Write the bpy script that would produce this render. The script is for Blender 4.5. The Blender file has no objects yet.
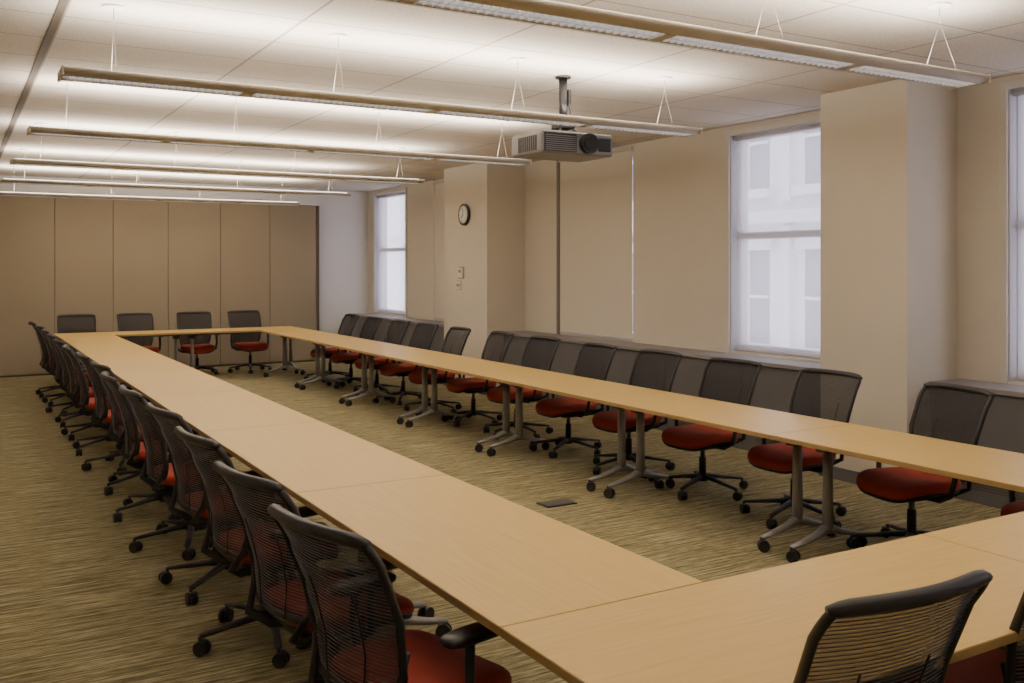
import bpy, bmesh, math, random
from mathutils import Vector, Matrix
random.seed(7)
CEIL=3.18
# ---------------------------------------------------------------- materials
def new_mat(name):
    m=bpy.data.materials.new(name); m.use_nodes=True
    nt=m.node_tree; nt.nodes.clear()
    out=nt.nodes.new('ShaderNodeOutputMaterial')
    return m,nt,out
def L(nt,a,b): nt.links.new(a,b)
def pbr(name,col,rough=0.6,metal=0.0,noise=0.06,scale=30.0,bump=0.0,spec=0.5,sheen=0.0):
    m,nt,out=new_mat(name)
    b=nt.nodes.new('ShaderNodeBsdfPrincipled')
    b.inputs['Roughness'].default_value=rough
    b.inputs['Metallic'].default_value=metal
    b.inputs['Specular IOR Level'].default_value=spec
    b.inputs['Sheen Weight'].default_value=sheen
    tc=nt.nodes.new('ShaderNodeTexCoord')
    n=nt.nodes.new('ShaderNodeTexNoise'); n.inputs['Scale'].default_value=scale; n.inputs['Detail'].default_value=4
    L(nt,tc.outputs['Object'],n.inputs['Vector'])
    mx=nt.nodes.new('ShaderNodeMix'); mx.data_type='RGBA'
    c=col
    mx.inputs[6].default_value=tuple(max(0,x*(1-noise)) for x in c)+(1,)
    mx.inputs[7].default_value=tuple(min(1,x*(1+noise)) for x in c)+(1,)
    L(nt,n.outputs['Fac'],mx.inputs[0]); L(nt,mx.outputs[2],b.inputs['Base Color'])
    if bump>0:
        bp=nt.nodes.new('ShaderNodeBump'); bp.inputs['Strength'].default_value=bump; bp.inputs['Distance'].default_value=0.002
        L(nt,n.outputs['Fac'],bp.inputs['Height']); L(nt,bp.outputs['Normal'],b.inputs['Normal'])
    L(nt,b.outputs[0],out.inputs[0])
    return m
def emis(name,col,s):
    m,nt,out=new_mat(name)
    e=nt.nodes.new('ShaderNodeEmission'); e.inputs[0].default_value=col+(1,); e.inputs[1].default_value=s
    L(nt,e.outputs[0],out.inputs[0]); return m
M_plastic=pbr('chair_plastic',(0.024,0.023,0.027),0.42,noise=.1,scale=80)
M_seat=pbr('seat_fabric_red',(0.40,0.050,0.026),0.9,noise=.25,scale=220,bump=.3,sheen=.15,spec=.2)
M_rod=pbr('back_flexor_grey',(0.135,0.13,0.145),0.4,noise=.05)
M_alu=pbr('leg_grey_metal',(0.34,0.33,0.325),0.42,metal=.35,noise=.05)
M_wall=pbr('wall_paint',(0.68,0.63,0.54),0.85,noise=.02,scale=6,spec=.2)
M_wallw=pbr('wall_paint_light',(0.70,0.69,0.69),0.85,noise=.02,scale=6,spec=.2)
M_trim=pbr('trim_paint',(0.66,0.62,0.55),0.6,noise=.02)
M_frame=pbr('window_frame_paint',(0.50,0.49,0.53),0.5,noise=.02)
M_fix=pbr('fixture_paint',(0.58,0.535,0.45),0.45,noise=.02)
M_fixw=pbr('louver_white',(0.80,0.79,0.80),0.35,noise=.02)
M_cable=pbr('cable_steel',(0.35,0.32,0.28),0.5,noise=.02)
M_conv=pbr('convector_grey',(0.14,0.137,0.145),0.55,noise=.04,scale=10)
M_convtop=pbr('convector_top',(0.26,0.25,0.25),0.5,noise=.04,scale=10)
M_proj=pbr('projector_silver',(0.26,0.26,0.27),0.4,metal=.2,noise=.04)
M_black=pbr('black_gloss',(0.015,0.015,0.015),0.35,noise=.1)
M_white=pbr('dial_white',(0.8,0.8,0.78),0.5,noise=.01)
M_plate=pbr('switch_plate',(0.74,0.70,0.64),0.5,noise=.02)
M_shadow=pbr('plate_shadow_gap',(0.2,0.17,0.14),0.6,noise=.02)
M_boxlid=pbr('floor_box_lid',(0.10,0.095,0.08),0.5,noise=.05)
M_shadeop=pbr('opaque_shade',(0.70,0.65,0.56),0.9,noise=.02,scale=200,spec=.1)
M_tube=emis('lamp_glow',(1.0,0.90,0.78),8.0)
M_diff=emis('lamp_diffuser',(1.0,0.95,0.93),1.6)
M_fac=pbr('facade_stone',(0.76,0.75,0.76),0.9,noise=.08,scale=2)
M_facd=pbr('facade_glass',(0.22,0.23,0.26),0.4,noise=.1,scale=2)
def wood():
    m,nt,out=new_mat('maple_laminate')
    b=nt.nodes.new('ShaderNodeBsdfPrincipled'); b.inputs['Roughness'].default_value=.40
    b.inputs['Specular IOR Level'].default_value=.28
    tc=nt.nodes.new('ShaderNodeTexCoord'); mp=nt.nodes.new('ShaderNodeMapping')
    mp.inputs['Scale'].default_value=(1.2,26,26)
    n=nt.nodes.new('ShaderNodeTexNoise'); n.inputs['Scale'].default_value=3; n.inputs['Detail'].default_value=6
    r=nt.nodes.new('ShaderNodeValToRGB')
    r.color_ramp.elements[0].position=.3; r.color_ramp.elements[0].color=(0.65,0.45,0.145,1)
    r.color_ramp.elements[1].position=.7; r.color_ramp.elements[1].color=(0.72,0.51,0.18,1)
    L(nt,tc.outputs['Object'],mp.inputs[0]); L(nt,mp.outputs[0],n.inputs[0]); L(nt,n.outputs['Fac'],r.inputs[0])
    L(nt,r.outputs[0],b.inputs['Base Color']); L(nt,b.outputs[0],out.inputs[0]); return m
M_wood=wood()
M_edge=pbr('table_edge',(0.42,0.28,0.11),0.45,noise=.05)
def meshmat():
    m,nt,out=new_mat('chair_knit_mesh')
    b=nt.nodes.new('ShaderNodeBsdfPrincipled'); b.inputs['Base Color'].default_value=(0.038,0.036,0.042,1); b.inputs['Roughness'].default_value=.8
    b.inputs['Specular IOR Level'].default_value=.25
    t=nt.nodes.new('ShaderNodeBsdfTransparent')
    mx=nt.nodes.new('ShaderNodeMixShader'); mx.inputs[0].default_value=.82
    L(nt,t.outputs[0],mx.inputs[1]); L(nt,b.outputs[0],mx.inputs[2]); L(nt,mx.outputs[0],out.inputs[0]); return m
M_mesh=meshmat()
def sheer():
    m,nt,out=new_mat('sheer_shade')
    tr=nt.nodes.new('ShaderNodeBsdfTranslucent'); tr.inputs[0].default_value=(.92,.9,.92,1)
    d=nt.nodes.new('ShaderNodeBsdfDiffuse'); d.inputs[0].default_value=(.74,.71,.71,1)
    t=nt.nodes.new('ShaderNodeBsdfTransparent')
    a=nt.nodes.new('ShaderNodeMixShader'); a.inputs[0].default_value=.38
    L(nt,tr.outputs[0],a.inputs[1]); L(nt,d.outputs[0],a.inputs[2])
    mx=nt.nodes.new('ShaderNodeMixShader'); mx.inputs[0].default_value=.6
    L(nt,t.outputs[0],mx.inputs[1]); L(nt,a.outputs[0],mx.inputs[2]); L(nt,mx.outputs[0],out.inputs[0]); return m
M_sheer=sheer()
def math_node(nt,op,a,b=None,c=None):
    n=nt.nodes.new('ShaderNodeMath'); n.operation=op
    for i,v in enumerate((a,b,c)):
        if v is None: continue
        if isinstance(v,(int,float)): n.inputs[i].default_value=v
        else: L(nt,v,n.inputs[i])
    return n.outputs[0]
def ceilmat():
    m,nt,out=new_mat('acoustic_tile')
    b=nt.nodes.new('ShaderNodeBsdfPrincipled'); b.inputs['Roughness'].default_value=.9; b.inputs['Specular IOR Level'].default_value=.1
    tc=nt.nodes.new('ShaderNodeTexCoord'); sx=nt.nodes.new('ShaderNodeSeparateXYZ'); L(nt,tc.outputs['Object'],sx.inputs[0])
    def line(sock,per,off,w):
        f=math_node(nt,'FRACT',math_node(nt,'DIVIDE',math_node(nt,'ADD',sock,off+100*per),per))
        return math_node(nt,'LESS_THAN',f,w/per)
    g=math_node(nt,'MAXIMUM',line(sx.outputs[0],1.22,-.54,.018),line(sx.outputs[1],.61,0.1,.014))
    n=nt.nodes.new('ShaderNodeTexNoise'); n.inputs['Scale'].default_value=90; L(nt,tc.outputs['Object'],n.inputs[0])
    r=nt.nodes.new('ShaderNodeValToRGB')
    r.color_ramp.elements[0].position=.35; r.color_ramp.elements[0].color=(.58,.53,.47,1)
    r.color_ramp.elements[1].position=.6; r.color_ramp.elements[1].color=(.73,.68,.615,1)
    L(nt,n.outputs['Fac'],r.inputs[0])
    mx=nt.nodes.new('ShaderNodeMix'); mx.data_type='RGBA'; L(nt,g,mx.inputs[0]); L(nt,r.outputs[0],mx.inputs[6]); mx.inputs[7].default_value=(.36,.32,.28,1)
    L(nt,mx.outputs[2],b.inputs['Base Color']); L(nt,b.outputs[0],out.inputs[0]); return m
M_ceil=ceilmat()
def carpet():
    m,nt,out=new_mat('striated_carpet')
    b=nt.nodes.new('ShaderNodeBsdfPrincipled'); b.inputs['Roughness'].default_value=.95; b.inputs['Specular IOR Level'].default_value=.1
    tc=nt.nodes.new('ShaderNodeTexCoord')
    def nz(scl,s,d):
        mp=nt.nodes.new('ShaderNodeMapping'); mp.inputs['Scale'].default_value=scl
        n=nt.nodes.new('ShaderNodeTexNoise'); n.inputs['Scale'].default_value=s; n.inputs['Detail'].default_value=d
        L(nt,tc.outputs['Object'],mp.inputs[0]); L(nt,mp.outputs[0],n.inputs[0]); return n.outputs['Fac']
    a=nz((2.4,58,1),1,3); c=nz((12,140,1),1,2); e=nz((1,1,1),170,2)
    s=math_node(nt,'ADD',math_node(nt,'MULTIPLY',a,.5),math_node(nt,'ADD',math_node(nt,'MULTIPLY',c,.34),math_node(nt,'MULTIPLY',e,.16)))
    r=nt.nodes.new('ShaderNodeValToRGB'); cr=r.color_ramp
    cr.elements[0].position=.39; cr.elements[0].color=(.115,.100,.050,1)
    cr.elements[1].position=.62; cr.elements[1].color=(.54,.485,.30,1)
    k=cr.elements.new(.5); k.color=(.270,.238,.130,1)
    L(nt,s,r.inputs[0]); L(nt,r.outputs[0],b.inputs['Base Color'])
    bp=nt.nodes.new('ShaderNodeBump'); bp.inputs['Strength'].default_value=.4; bp.inputs['Distance'].default_value=.003
    L(nt,s,bp.inputs['Height']); L(nt,bp.outputs[0],b.inputs['Normal'])
    L(nt,b.outputs[0],out.inputs[0]); return m
M_carpet=carpet()
M_panel=pbr('partition_fabric',(0.335,0.285,0.21),0.95,noise=.12,scale=90,bump=.2,spec=.1)
M_joint=pbr('partition_joint',(0.12,0.10,0.08),0.8)
# ---------------------------------------------------------------- builder
class B:
    def __init__(s,mats): s.bm=bmesh.new(); s.mats=mats
    def idx(s,m):
        if m not in s.mats: s.mats.append(m)
        return s.mats.index(m)
    def _fin(s,faces,m,smooth=True):
        i=s.idx(m)
        for f in faces: f.material_index=i; f.smooth=smooth
    def box(s,lo,hi,m,bev=0.0,rot=None,seg=2):
        lo=Vector(lo);hi=Vector(hi);c=(lo+hi)/2;d=hi-lo
        t=bmesh.new(); bmesh.ops.create_cube(t,size=1)
        bmesh.ops.scale(t,vec=d,verts=t.verts)
        if bev>0: bmesh.ops.bevel(t,geom=t.edges[:],offset=bev,segments=seg,profile=.5,affect='EDGES')
        M=Matrix.Translation(c)@(rot.to_4x4() if rot else Matrix())
        s.merge(t,M,m,smooth=False)
    def merge(s,t,M,m,smooth=True):
        vm={}
        for v in t.verts: vm[v]=s.bm.verts.new(M@v.co)
        fs=[]
        for f in t.faces:
            try: fs.append(s.bm.faces.new([vm[v] for v in f.verts]))
            except ValueError: pass
        s._fin(fs,m,smooth); t.free()
    def cyl(s,a,b,r,m,r2=None,n=14,smooth=True):
        a=Vector(a);b=Vector(b); r2=r if r2 is None else r2
        z=(b-a).normalized(); x=z.orthogonal().normalized(); y=z.cross(x)
        A=[];C=[]
        for i in range(n):
            t=2*math.pi*i/n; o=x*math.cos(t)+y*math.sin(t)
            A.append(s.bm.verts.new(a+o*r)); C.append(s.bm.verts.new(b+o*r2))
        fs=[s.bm.faces.new((A[i],A[(i+1)%n],C[(i+1)%n],C[i])) for i in range(n)]
        s._fin(fs,m,smooth)
        s._fin([s.bm.faces.new(A[::-1]),s.bm.faces.new(C)],m,False)
    def sweep(s,pts,rad,m,ref=(0,0,1),n=8,closed=False):
        pts=[Vector(p) for p in pts]; N=len(pts); ref=Vector(ref)
        if not isinstance(rad,list): rad=[rad]*N
        rings=[]
        for i,p in enumerate(pts):
            if closed: t=pts[(i+1)%N]-pts[i-1]
            else: t=pts[min(i+1,N-1)]-pts[max(i-1,0)]
            t.normalize(); sd=t.cross(ref)
            if sd.length<1e-4: sd=t.orthogonal()
            sd.normalize(); up=sd.cross(t)
            r=rad[i]; rx,ry=(r if isinstance(r,tuple) else (r,r))
            rings.append([s.bm.verts.new(p+sd*rx*math.cos(2*math.pi*k/n)+up*ry*math.sin(2*math.pi*k/n)) for k in range(n)])
        fs=[]
        for i in range(N if closed else N-1):
            a=rings[i];b=rings[(i+1)%N]
            for k in range(n): fs.append(s.bm.faces.new((a[k],a[(k+1)%n],b[(k+1)%n],b[k])))
        if not closed: fs+= [s.bm.faces.new(rings[0][::-1]),s.bm.faces.new(rings[-1])]
        s._fin(fs,m)
    def grid(s,f,nu,nv,m):
        V=[[s.bm.verts.new(f(i/nu,j/nv)) for j in range(nv+1)] for i in range(nu+1)]
        s._fin([s.bm.faces.new((V[i][j],V[i+1][j],V[i+1][j+1],V[i][j+1])) for i in range(nu) for j in range(nv)],m)
    def rings(s,rs,m,capb=True,capt=True):
        R=[[s.bm.verts.new(p) for p in r] for r in rs]; n=len(R[0]); fs=[]
        for a,b in zip(R[:-1],R[1:]):
            for k in range(n): fs.append(s.bm.faces.new((a[k],a[(k+1)%n],b[(k+1)%n],b[k])))
        if capb: fs.append(s.bm.faces.new(R[0][::-1]))
        if capt: fs.append(s.bm.faces.new(R[-1]))
        s._fin(fs,m)
    def mesh(s,name):
        bmesh.ops.recalc_face_normals(s.bm,faces=s.bm.faces[:])
        me=bpy.data.meshes.new(name); s.bm.to_mesh(me); s.bm.free()
        for m in s.mats: me.materials.append(m)
        return me
def add(name,me,loc=(0,0,0),rz=0.0):
    o=bpy.data.objects.new(name,me); o.location=loc; o.rotation_euler=(0,0,rz)
    bpy.context.scene.collection.objects.link(o); return o
def simple(name,boxes,m,bev=0.0):
    b=B([m])
    for lo,hi in boxes: b.box(lo,hi,m,bev)
    return add(name,b.mesh(name))
# ---------------------------------------------------------------- room
XL,XW,XC=-1.6,6.86,6.25
Y0,Y1=-1.6,17.05
simple('floor',[((XL-.2,Y0-.2,-.1),(XW+.3,Y1+.2,0))],M_carpet)
simple('ceiling',[((XL-.2,Y0-.2,CEIL),(XW+.3,Y1+.2,CEIL+.1))],M_ceil)
simple('wall_left',[((XL-.15,Y0,0),(XL,Y1,CEIL))],M_wall)
simple('wall_back',[((XL-.15,Y0-.15,0),(XW+.25,Y0,CEIL))],M_wall)
simple('wall_front',[((XL-.15,Y1,0),(XW+.25,Y1+.15,CEIL))],M_wallw)
wins=[(-.4,.9),(2.95,4.27),(5.93,7.24),(8.85,10.38),(12.95,14.12),(15.3,16.72)]
SZ,TZ=.88,3.08
bx=[((XW,Y0,0),(XW+.25,Y1,SZ)),((XW,Y0,TZ),(XW+.25,Y1,CEIL))]
p=Y0
for a,c in wins:
    bx.append(((XW,p,SZ),(XW+.25,a,TZ))); p=c
bx.append(((XW,p,SZ),(XW+.25,Y1,TZ)))
simple('wall_right',bx,M_wall)
simple('column_near',[((XC,4.69,0),(XW,5.53,CEIL))],M_wall,.004)
simple('column_far',[((XC,11.27,0),(XW,12.58,CEIL))],M_wall,.004)
simple('baseboard_right',[((XC-.012,4.678,0),(XC,5.542,.1)),((XC-.012,11.258,0),(XC,12.592,.1))],M_conv)
# windows
for k,(a,c) in enumerate(wins):
    b=B([M_frame])
    x0=XW+.10;x1=XW+.16; f=.055
    opaque=k in (3,4)
    b.box((x0,a,SZ),(x1,a+f,TZ),M_frame,.006); b.box((x0,c-f,SZ),(x1,c,TZ),M_frame,.006)
    b.box((x0,a+f,TZ-f),(x1,c-f,TZ),M_frame,.006); b.box((x0,a+f,SZ),(x1,c-f,SZ+f+.02),M_frame,.006)
    b.box((x0-.02,a+f,2.02),(x1,c-f,2.09),M_frame,.006)
    t=.06
    if not opaque:
        b.box((XW-.02,a-t,SZ-.02),(XW+.01,a,TZ+t),M_trim,.005); b.box((XW-.02,c,SZ-.02),(XW+.01,c+t,TZ+t),M_trim,.005)
        b.box((XW-.02,a,TZ),(XW+.01,c,TZ+t),M_trim,.005)
        b.box((XW-.001,a-.002,SZ),(XW+.10,a+.012,TZ),M_frame,.003); b.box((XW-.001,c-.012,SZ),(XW+.10,c+.002,TZ),M_frame,.003)
        b.cyl((XW+.05,a+.015,TZ-.03),(XW+.05,c-.015,TZ-.03),.022,M_frame)
        b.grid(lambda u,v:Vector((XW+.06,a+.035+(c-a-.07)*u,SZ+.01+(TZ-.04-SZ)*v)),2,2,M_sheer)
        b.box((XW+.045,a+.03,SZ+.01),(XW+.07,c-.03,SZ+.035),M_frame,.004)
    else:
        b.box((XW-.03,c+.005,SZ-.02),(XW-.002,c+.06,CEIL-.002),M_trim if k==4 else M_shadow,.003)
        b.cyl((XW-.03,a,TZ+.05),(XW-.03,c,TZ+.05),.025,M_shadeop)
        b.box((XW-.012,a,SZ+.0),(XW-.008,c,TZ+.05),M_shadeop)
        b.box((XW-.02,a,SZ),(XW-.002,c,SZ+.025),M_frame,.004)
    add('window_%d'%(k+1),b.mesh('window_%d'%(k+1)))
# convector enclosures
def conv(a,c):
    b=B([M_conv,M_convtop,M_joint])
    b.box((6.50,a,0),(XW-.003,c,.82),M_conv,.004)
    b.box((6.47,a,.82),(XW-.003,c,.86),M_convtop,.006)
    n=max(1,round((c-a)/1.2)); 
    for i in range(1,n): 
        y=a+(c-a)*i/n; b.box((6.495,y-.004,.05),(6.502,y+.004,.82),M_joint)
    for i in range(n):
        y=a+(c-a)*(i+.5)/n
        for j in range(6): b.box((6.496,y-.4,.10+j*.02),(6.502,y+.4,.108+j*.02),M_joint)
    add('convector_cabinet',b.mesh('convector'))
conv(Y0+.01,4.67);conv(5.55,11.25);conv(12.60,Y1-.01)
# partition
b=B([M_panel,M_joint,M_wallw,M_trim])
xs=[5.80-.875*i for i in range(0,9)]
for i in range(8):
    lo=max(xs[i+1]+.004,XL); b.box((lo,Y1-.12,.03),(xs[i]-.004,Y1-.02,2.86),M_panel,.004)
b.box((XL,Y1-.10,0),(5.80,Y1,2.88),M_joint)
b.box((XL,Y1-.14,2.87),(5.84,Y1,CEIL),M_wallw,.003)
b.box((5.80,Y1-.14,0),(5.84,Y1,2.87),M_joint)
add('folding_partition',b.mesh('folding_partition'))
simple('ceiling_slot',[((.50,Y0,CEIL-.006),(.545,Y1-.15,CEIL))],M_joint)  # ceiling slot, drawn as a thin dark strip under the tiles
# ---------------------------------------------------------------- fixtures
FZ=2.768
def fixture():
    b=B([M_fix,M_fixw,M_tube,M_diff,M_cable])
    Lh=2.21; W=.125
    prof=[(-W,.026),(-W+.010,.034),(-W+.02,.026),(-W+.02,.012),(-.062,.012),(-.062,-.008),(-.075,-.010),(-W+.01,0.004),(-W,.012)]
    for sgn in (1,-1):
        rs=[[Vector((x,sgn*y,z)) for y,z in prof] for x in (-Lh,Lh)]
        b.rings(rs,M_fix)
    b.box((-Lh,-.062,.012),(Lh,.062,.017),M_fixw)
    b.box((-Lh+.02,-.061,.008),(Lh-.02,.061,.012),M_diff)
    b.box((-Lh-.012,-W,-.012),(-Lh,W,.036),M_fix,.003); b.box((Lh,-W,-.012),(Lh+.012,W,.036),M_fix,.003)
    for i in range(110):
        x=-Lh+.03+i*(2*Lh-.06)/109
        b.box((x-.0015,-.062,-.010),(x+.0015,.062,.008),M_fixw)
    b.box((-Lh,-.003,-.010),(Lh,.003,.008),M_fixw)
    for x in (-1.22,0,1.22): b.box((x-.03,-.063,-.011),(x+.03,.063,.009),M_fix)
    for y in (-.05,.05): b.cyl((-Lh+.03,y,.032),(Lh-.03,y,.032),.011,M_tube,n=8)
    top=CEIL-FZ
    for x in (-1.95,-.65,.65,1.95):
        for y in (-W+.02,W-.02): b.cyl((x,y,.03),(x,0,top-.10),.0013,M_cable,n=6)
        b.cyl((x,0,top-.10),(x,0,top-.01),.003,M_cable,n=6)
        b.cyl((x,0,top-.012),(x,0,top),.06,M_fixw,n=20)
    return b.mesh('pendant_light')
fm=fixture()
for y in (0.86,3.30,5.64,8.12,10.6,13.05,15.35):
    add('linear_pendant_light',fm,(2.72,y,FZ))
    ld=bpy.data.lights.new('uplight','AREA'); ld.shape='RECTANGLE'; ld.size=4.3; ld.size_y=.16; ld.energy=58 if y<1 else 94; ld.color=(1,.875,.745)
    lo=bpy.data.objects.new('uplight_lamp',ld); lo.location=(2.72,y,FZ+.055); lo.rotation_euler=(math.pi,0,0)
    bpy.context.scene.collection.objects.link(lo)
# ---------------------------------------------------------------- projector
b=B([M_proj,M_black,M_plastic])
b.box((-.33,-.22,-.615),(.31,.22,-.445),M_proj,.025,seg=3)
b.box((-.31,-.225,-.60),(-.03,-.217,-.465),M_plastic,.002)
for i in range(8): b.box((-.30,-.23,-.592+i*.015),(-.04,-.223,-.586+i*.015),M_proj)
for i in range(9): b.box((-.335,-.15+i*.03,-.59),(-.328,-.135+i*.03,-.48),M_plastic)
b.cyl((.07,-.20,-.53),(.07,-.26,-.53),.075,M_plastic,n=28); b.cyl((.07,-.255,-.53),(.07,-.272,-.53),.055,M_black,n=28)
b.box((.17,-.224,-.58),(.28,-.217,-.48),M_plastic,.002)
b.box((-.12,-.11,-.445),(.12,.11,-.425),M_plastic,.004); 
for sx in (-.1,.1):
    for sy in (-.09,.09): b.cyl((sx,sy,-.45),(sx*.4,sy*.4,-.38),.009,M_plastic,n=8)
b.box((-.07,-.06,-.40),(.07,.06,-.34),M_black,.006)
b.cyl((0,0,-.37),(0,0,0),.032,M_black,n=18); b.cyl((0,0,-.015),(0,0,0),.06,M_black,n=24)
b.box((.03,-.03,-.22),(.055,.03,-.1),M_black,.004)
b.sweep([(.03,.02,-.1),(.10,.05,-.25),(.12,.08,-.36),(.08,.15,-.45)],.006,M_black,ref=(0,1,0),n=6)
add('ceiling_projector',b.mesh('ceiling_projector'),(3.98,5.99,CEIL))
# ---------------------------------------------------------------- clock, switches
b=B([M_black,M_white])
b.cyl((0,0,0),(-.035,0,0),.155,M_black,n=40); b.cyl((-.035,0,0),(-.037,0,0),.122,M_white,n=40)
for i in range(12):
    t=i*math.pi/6; r0,r1=.095,.112
    b.cyl((-.038,math.sin(t)*r0,math.cos(t)*r0),(-.038,math.sin(t)*r1,math.cos(t)*r1),.004,M_black,n=5)
b.cyl((-.040,0,0),(-.040,.045,-.05),.005,M_black,n=6); b.cyl((-.040,0,0),(-.040,.015,.09),.004,M_black,n=6)
add('wall_clock',b.mesh('wall_clock'),(XC,11.90,2.48))
b=B([M_plate,M_shadow])
b.box((-.006,-.085,-.085),(0,.085,.085),M_shadow); b.box((-.03,-.075,-.075),(-.005,.075,.075),M_plate,.006); b.box((-.032,-.03,.0),(-.029,.03,.04),M_shadow)
add('thermostat',b.mesh('thermostat'),(XC,12.02,1.66))
b=B([M_plate,M_shadow])
b.box((-.005,-.075,-.062),(0,.075,.062),M_shadow); b.box((-.01,-.07,-.057),(-.004,.07,.057),M_plate,.003)
for y in (-.03,.03): b.box((-.018,y-.009,-.02),(-.008,y+.009,.02),M_shadow,.002)
add('light_switch',b.mesh('light_switch'),(XC,12.10,1.48))
b=B([M_boxlid,M_plastic])
b.box((-.13,-.08,0),(.13,.08,.008),M_plastic,.003); b.box((-.115,-.065,.007),(.115,.065,.010),M_boxlid,.001)
add('floor_outlet_box',b.mesh('floor_outlet'),(3.83,5.85,0))
# ---------------------------------------------------------------- caster
def caster(b,x,y,ang,r=.029,htop=.07,w=.019,m=M_plastic):
    d=Vector((math.cos(ang),math.sin(ang),0)); c=Vector((x,y,r))-d*.012
    ax=Vector((-d.y,d.x,0))
    for s in (-1,1): b.cyl(c+ax*s*.007,c+ax*s*(.007+w),r,m,n=16)
    b.cyl(c-ax*.01,c+ax*.01,r*.75,m,n=12)
    b.cyl((x,y,r),(x,y,htop),.009,m,n=8)
    R=Matrix.Rotation(ang,3,'Z')
    b.box(c+Vector((-.018,-.012,.012)),c+Vector((.024,.012,.032)),m,.004,rot=R)
# ---------------------------------------------------------------- table
TL,TW,TH=1.82,.75,.74
def table():
    b=B([M_wood,M_edge,M_alu,M_plastic])
    hx,hy=TL/2-.0015,TW/2-.0015
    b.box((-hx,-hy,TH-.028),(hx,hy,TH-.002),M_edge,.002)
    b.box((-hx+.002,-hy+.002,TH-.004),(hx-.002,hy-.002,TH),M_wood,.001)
    for y in (-.12,.12): b.box((-.74,y-.02,TH-.065),(.74,y+.02,TH-.028),M_plastic,.004)
    for s in (-1,1):
        x=s*.79
        b.box((x-.05,-.24,TH-.06),(x+.05,.24,TH-.028),M_plastic,.008)
        b.box((x-.045,-.07,TH-.12),(x+.045,.07,TH-.05),M_plastic,.015)
        b.sweep([(x,0,TH-.10),(x,0,.45),(x,0,.14)],[(.026,.034),(.026,.034),(.03,.04)],M_alu,ref=(0,1,0),n=16)
        pts=[(x,-.31,.085),(x,-.22,.098),(x,-.1,.125),(x,-.04,.15),(x,.04,.15),(x,.1,.125),(x,.22,.098),(x,.31,.085)]
        b.sweep(pts,[(.020,.012),(.024,.016),(.028,.022),(.030,.030),(.030,.030),(.028,.022),(.024,.016),(.020,.012)],M_alu,n=12)
        for y in (-.31,.31): caster(b,x,y,random.uniform(0,6.28),r=.036,htop=.09,w=.018)
    return b.mesh('conference_table')
tm=table()
X0=1.31; X3=X0+2*TL; YS=2.29; N=7; YE=YS+N*TL
for i in range(N):
    y=YS+TL*(i+.5)
    add('conference_table',tm,(X0+TW/2,y,0),math.pi/2); add('conference_table',tm,(X3-TW/2,y,0),math.pi/2)
for i in range(2):
    x=X0+TL*(i+.5)
    add('conference_table',tm,(x,YS-TW/2,0)); add('conference_table',tm,(x,YE+TW/2,0))
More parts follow.
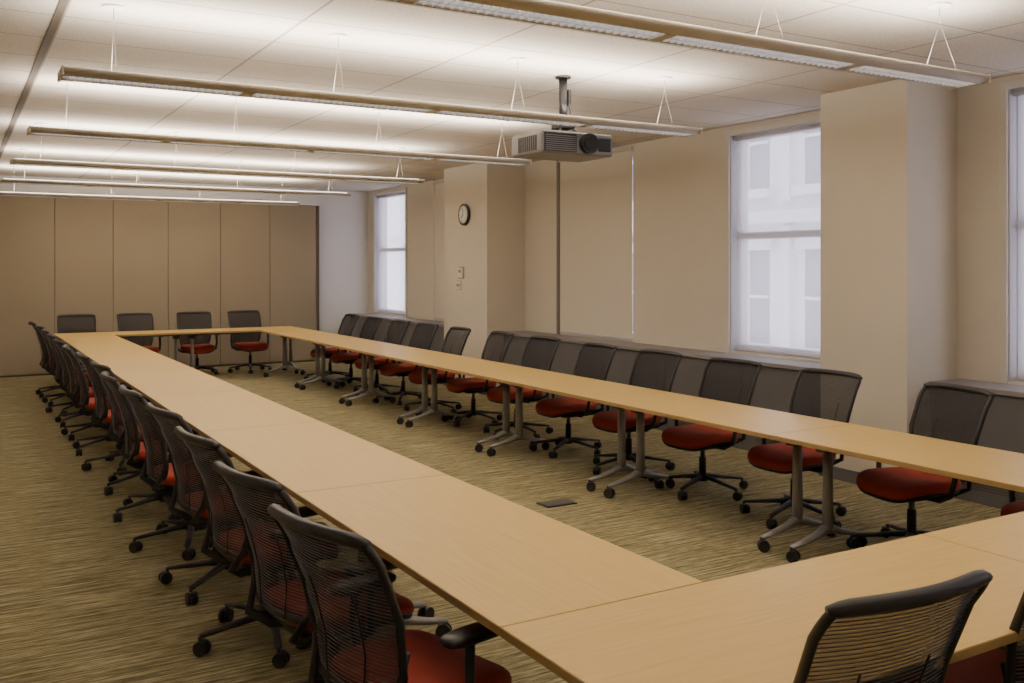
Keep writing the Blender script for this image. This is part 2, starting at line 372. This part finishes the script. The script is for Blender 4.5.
# ---------------------------------------------------------------- chair (faces +Y)
def interp(t,ks):
    for (a,va),(c,vc) in zip(ks[:-1],ks[1:]):
        if t<=c:
            f=(t-a)/(c-a); f=f*f*(3-2*f)*.5+f*.5; return va+(vc-va)*f
    return ks[-1][1]
HW=[(0,.215),(.25,.245),(.55,.262),(1,.268)]
YC=[(0,-.255),(.25,-.255),(.5,-.285),(.75,-.335),(1,-.405)]
def S(s,t,off=0): 
    return Vector((s*interp(t,HW), interp(t,YC)+.045*s*s+off, .46+.53*t))
def chair(seed,swivel):
    rnd=random.Random(seed)
    b=B([M_plastic,M_seat,M_mesh,M_rod])
    for k in range(5):
        a=swivel+k*2*math.pi/5; d=Vector((math.cos(a),math.sin(a),0))
        b.sweep([d*.02+Vector((0,0,.118)),d*.12+Vector((0,0,.110)),d*.24+Vector((0,0,.094)),d*.345+Vector((0,0,.080))],
                [(.028,.022),(.024,.017),(.019,.013),(.016,.010)],M_plastic,n=8)
        caster(b,d.x*.345,d.y*.345,rnd.uniform(0,6.28),r=.032,htop=.082)
    b.cyl((0,0,.085),(0,0,.145),.042,M_plastic,r2=.034,n=18)
    b.cyl((0,0,.14),(0,0,.27),.027,M_plastic); b.cyl((0,0,.26),(0,0,.38),.017,M_rod)
    b.box((-.11,-.17,.34),(.11,.13,.39),M_plastic,.018)
    def ring(sc,z,off=0,n=40):
        r=[]
        for i in range(n):
            t=2*math.pi*i/n; c,s_=math.cos(t),math.sin(t); e=2/4.2
            x=math.copysign(abs(c)**e,c)*.258*sc; y=math.copysign(abs(s_)**e,s_)*.245*sc+.02
            x*= (1.0 - .10*max(0,(-y-.0))/.22)
            zz=z-.045*max(0,(y-.12)/.15)**2+.012*(x/.245)**2 + .01*max(0,(-y-.08)/.12)
            r.append(Vector((x,y,zz)))
        return r
    D=-.015
    b.rings([ring(.80,.395+D),ring(.95,.402+D),ring(.985,.418+D),ring(.985,.424+D)],M_plastic)
    b.rings([ring(.97,.424+D),ring(1.0,.434+D),ring(1.0,.454+D),ring(.975,.470+D),ring(.92,.479+D),ring(.80,.483+D),ring(.5,.482+D),ring(.15,.480+D)],M_seat)
    n=64; loop=[]; E=11
    for i in range(n):
        t=2*math.pi*i/n; e=2/E
        s=math.copysign(abs(math.cos(t))**e,math.cos(t)); q=math.copysign(abs(math.sin(t))**e,math.sin(t))
        loop.append(S(s,.5+.5*q))
    b.sweep(loop,(.011,.015),M_plastic,ref=(0,1,0),n=8,closed=True)
    top=[S(s/10,.99-.02*(abs(s)/10)**6) for s in range(-10,11)]
    b.sweep(top,[(.012,.016),(.018,.02)]+[(.020,.021)]*17+[(.018,.02),(.012,.016)],M_plastic,ref=(0,1,0),n=10)
    lim=lambda t:(max(0,1-abs(2*t-1)**E))**(1/E)
    b.grid(lambda u,v:S((2*u-1)*lim(.01+.98*v)*.985,.01+.98*v,.006),10,16,M_mesh)
    for i in range(40):
        t=.04+.90*i/39
        b.sweep([S(s*lim(t)*.97/5,t,-.005) for s in range(-5,6)],(.0024,.0017),M_rod,n=4)
    for sx in (-1,1):
        b.sweep([S(sx*.45,t/8,-.010) for t in range(0,6)],(.004,.003),M_plastic,ref=(0,1,0),n=6)
        b.sweep([(sx*.07,-.10,.365),(sx*.12,-.20,.37),(sx*.18,-.265,.41),(sx*.222,-.225,.50),(sx*.247,-.205,.63)],
                [(.022,.014),(.022,.014),(.018,.014),(.014,.014),(.010,.012)],M_plastic,ref=(1,0,0),n=8)
        b.sweep([(sx*.08,.0,.37),(sx*.22,.0,.375),(sx*.295,-.01,.415),(sx*.312,-.025,.51),(sx*.305,-.02,.635)],
                [(.022,.012),(.022,.012),(.020,.014),(.017,.014),(.02,.014)],M_plastic,ref=(0,1,0),n=8)
        def pr(sc,z):
            r=[]
            for i in range(24):
                t=2*math.pi*i/24; c,q=math.cos(t),math.sin(t)
                yy=math.copysign(abs(q)**.6,q)*.13*sc+.01
                r.append(Vector((sx*.302+math.copysign(abs(c)**.6,c)*.043*sc,yy,z-.10*max(0,yy-.08)**1.5)))
            return r
        b.rings([pr(.8,.632),pr(.97,.638),pr(1,.648),pr(.96,.658),pr(.8,.664)],M_plastic)
    return b.mesh('office_chair')
cms=[chair(i,i*.31) for i in range(4)]
def put(x,y,face):
    add('office_chair',random.choice(cms),(x,y,0),math.radians(face))
ly=[2.79,3.54,4.42,5.30,6.18,7.05,7.95,8.85,9.75,10.65,11.55,12.45,13.35,14.25]
lr=[-78,-80,-84,-84,-88,-92,-86,-90,-94,-88,-90,-92,-87,-90]
for k,(y,r) in enumerate(zip(ly,lr)): put((1.27 if k<2 else 1.32)+random.uniform(-.02,.03),y,r)
ry=[2.80,3.74,4.68,5.60,6.52,7.43,8.46,9.38,10.34,11.27,12.2,13.12,14.05]
for k,y in enumerate(ry): put(5.02+random.uniform(-.03,.03),y,(78 if k==1 else 90)+random.uniform(-4,5))
for x,r in zip((1.66,2.55,3.42,4.28),(178,184,176,183)): put(x,YE+TW+.06,r)
put(1.96,1.80,-3); put(2.80,1.78,-4); put(3.62,1.75,0); put(4.5,1.75,0)
# ---------------------------------------------------------------- exterior
b=B([M_fac,M_facd])
b.box((15,-10,-12),(16,34,16),M_fac)
for j in range(-3,5):
    for i in range(20):
        y=-9+i*2.15; z=j*3.3+.1
        b.box((14.98,y,z),(15.02,y+1.15,z+2.0),M_facd)
        b.box((14.93,y+.54,z),(15.02,y+.61,z+2.0),M_fac); b.box((14.93,y,z+.97),(15.02,y+1.15,z+1.04),M_fac)
        b.box((14.75,y-.15,z-.2),(15.02,y+1.3,z),M_fac)
        b.box((14.85,y-.15,z+2.0),(15.02,y+1.3,z+2.3),M_fac)
        b.box((14.85,y+1.45,z-.3),(15.02,y+1.7,z+2.5),M_fac)
    b.box((14.6,-10,j*3.3+2.65),(15.02,34,j*3.3+2.9),M_fac)
add('neighbouring_building',b.mesh('building'))
w=bpy.data.worlds.new('world'); bpy.context.scene.world=w; w.use_nodes=True
bg=w.node_tree.nodes['Background']; bg.inputs[0].default_value=(.86,.85,1.0,1); bg.inputs[1].default_value=4.2
# ---------------------------------------------------------------- camera
cd=bpy.data.cameras.new('camera'); cam=bpy.data.objects.new('camera',cd); bpy.context.scene.collection.objects.link(cam)
F=950; cd.sensor_width=36; cd.lens=36*F/1024; cd.shift_y=-(341.5-267)/1024; cd.clip_start=.05
cam.location=(0,0,1.74); cam.rotation_euler=(math.pi/2,0,-math.atan(560/F))
bpy.context.scene.camera=cam
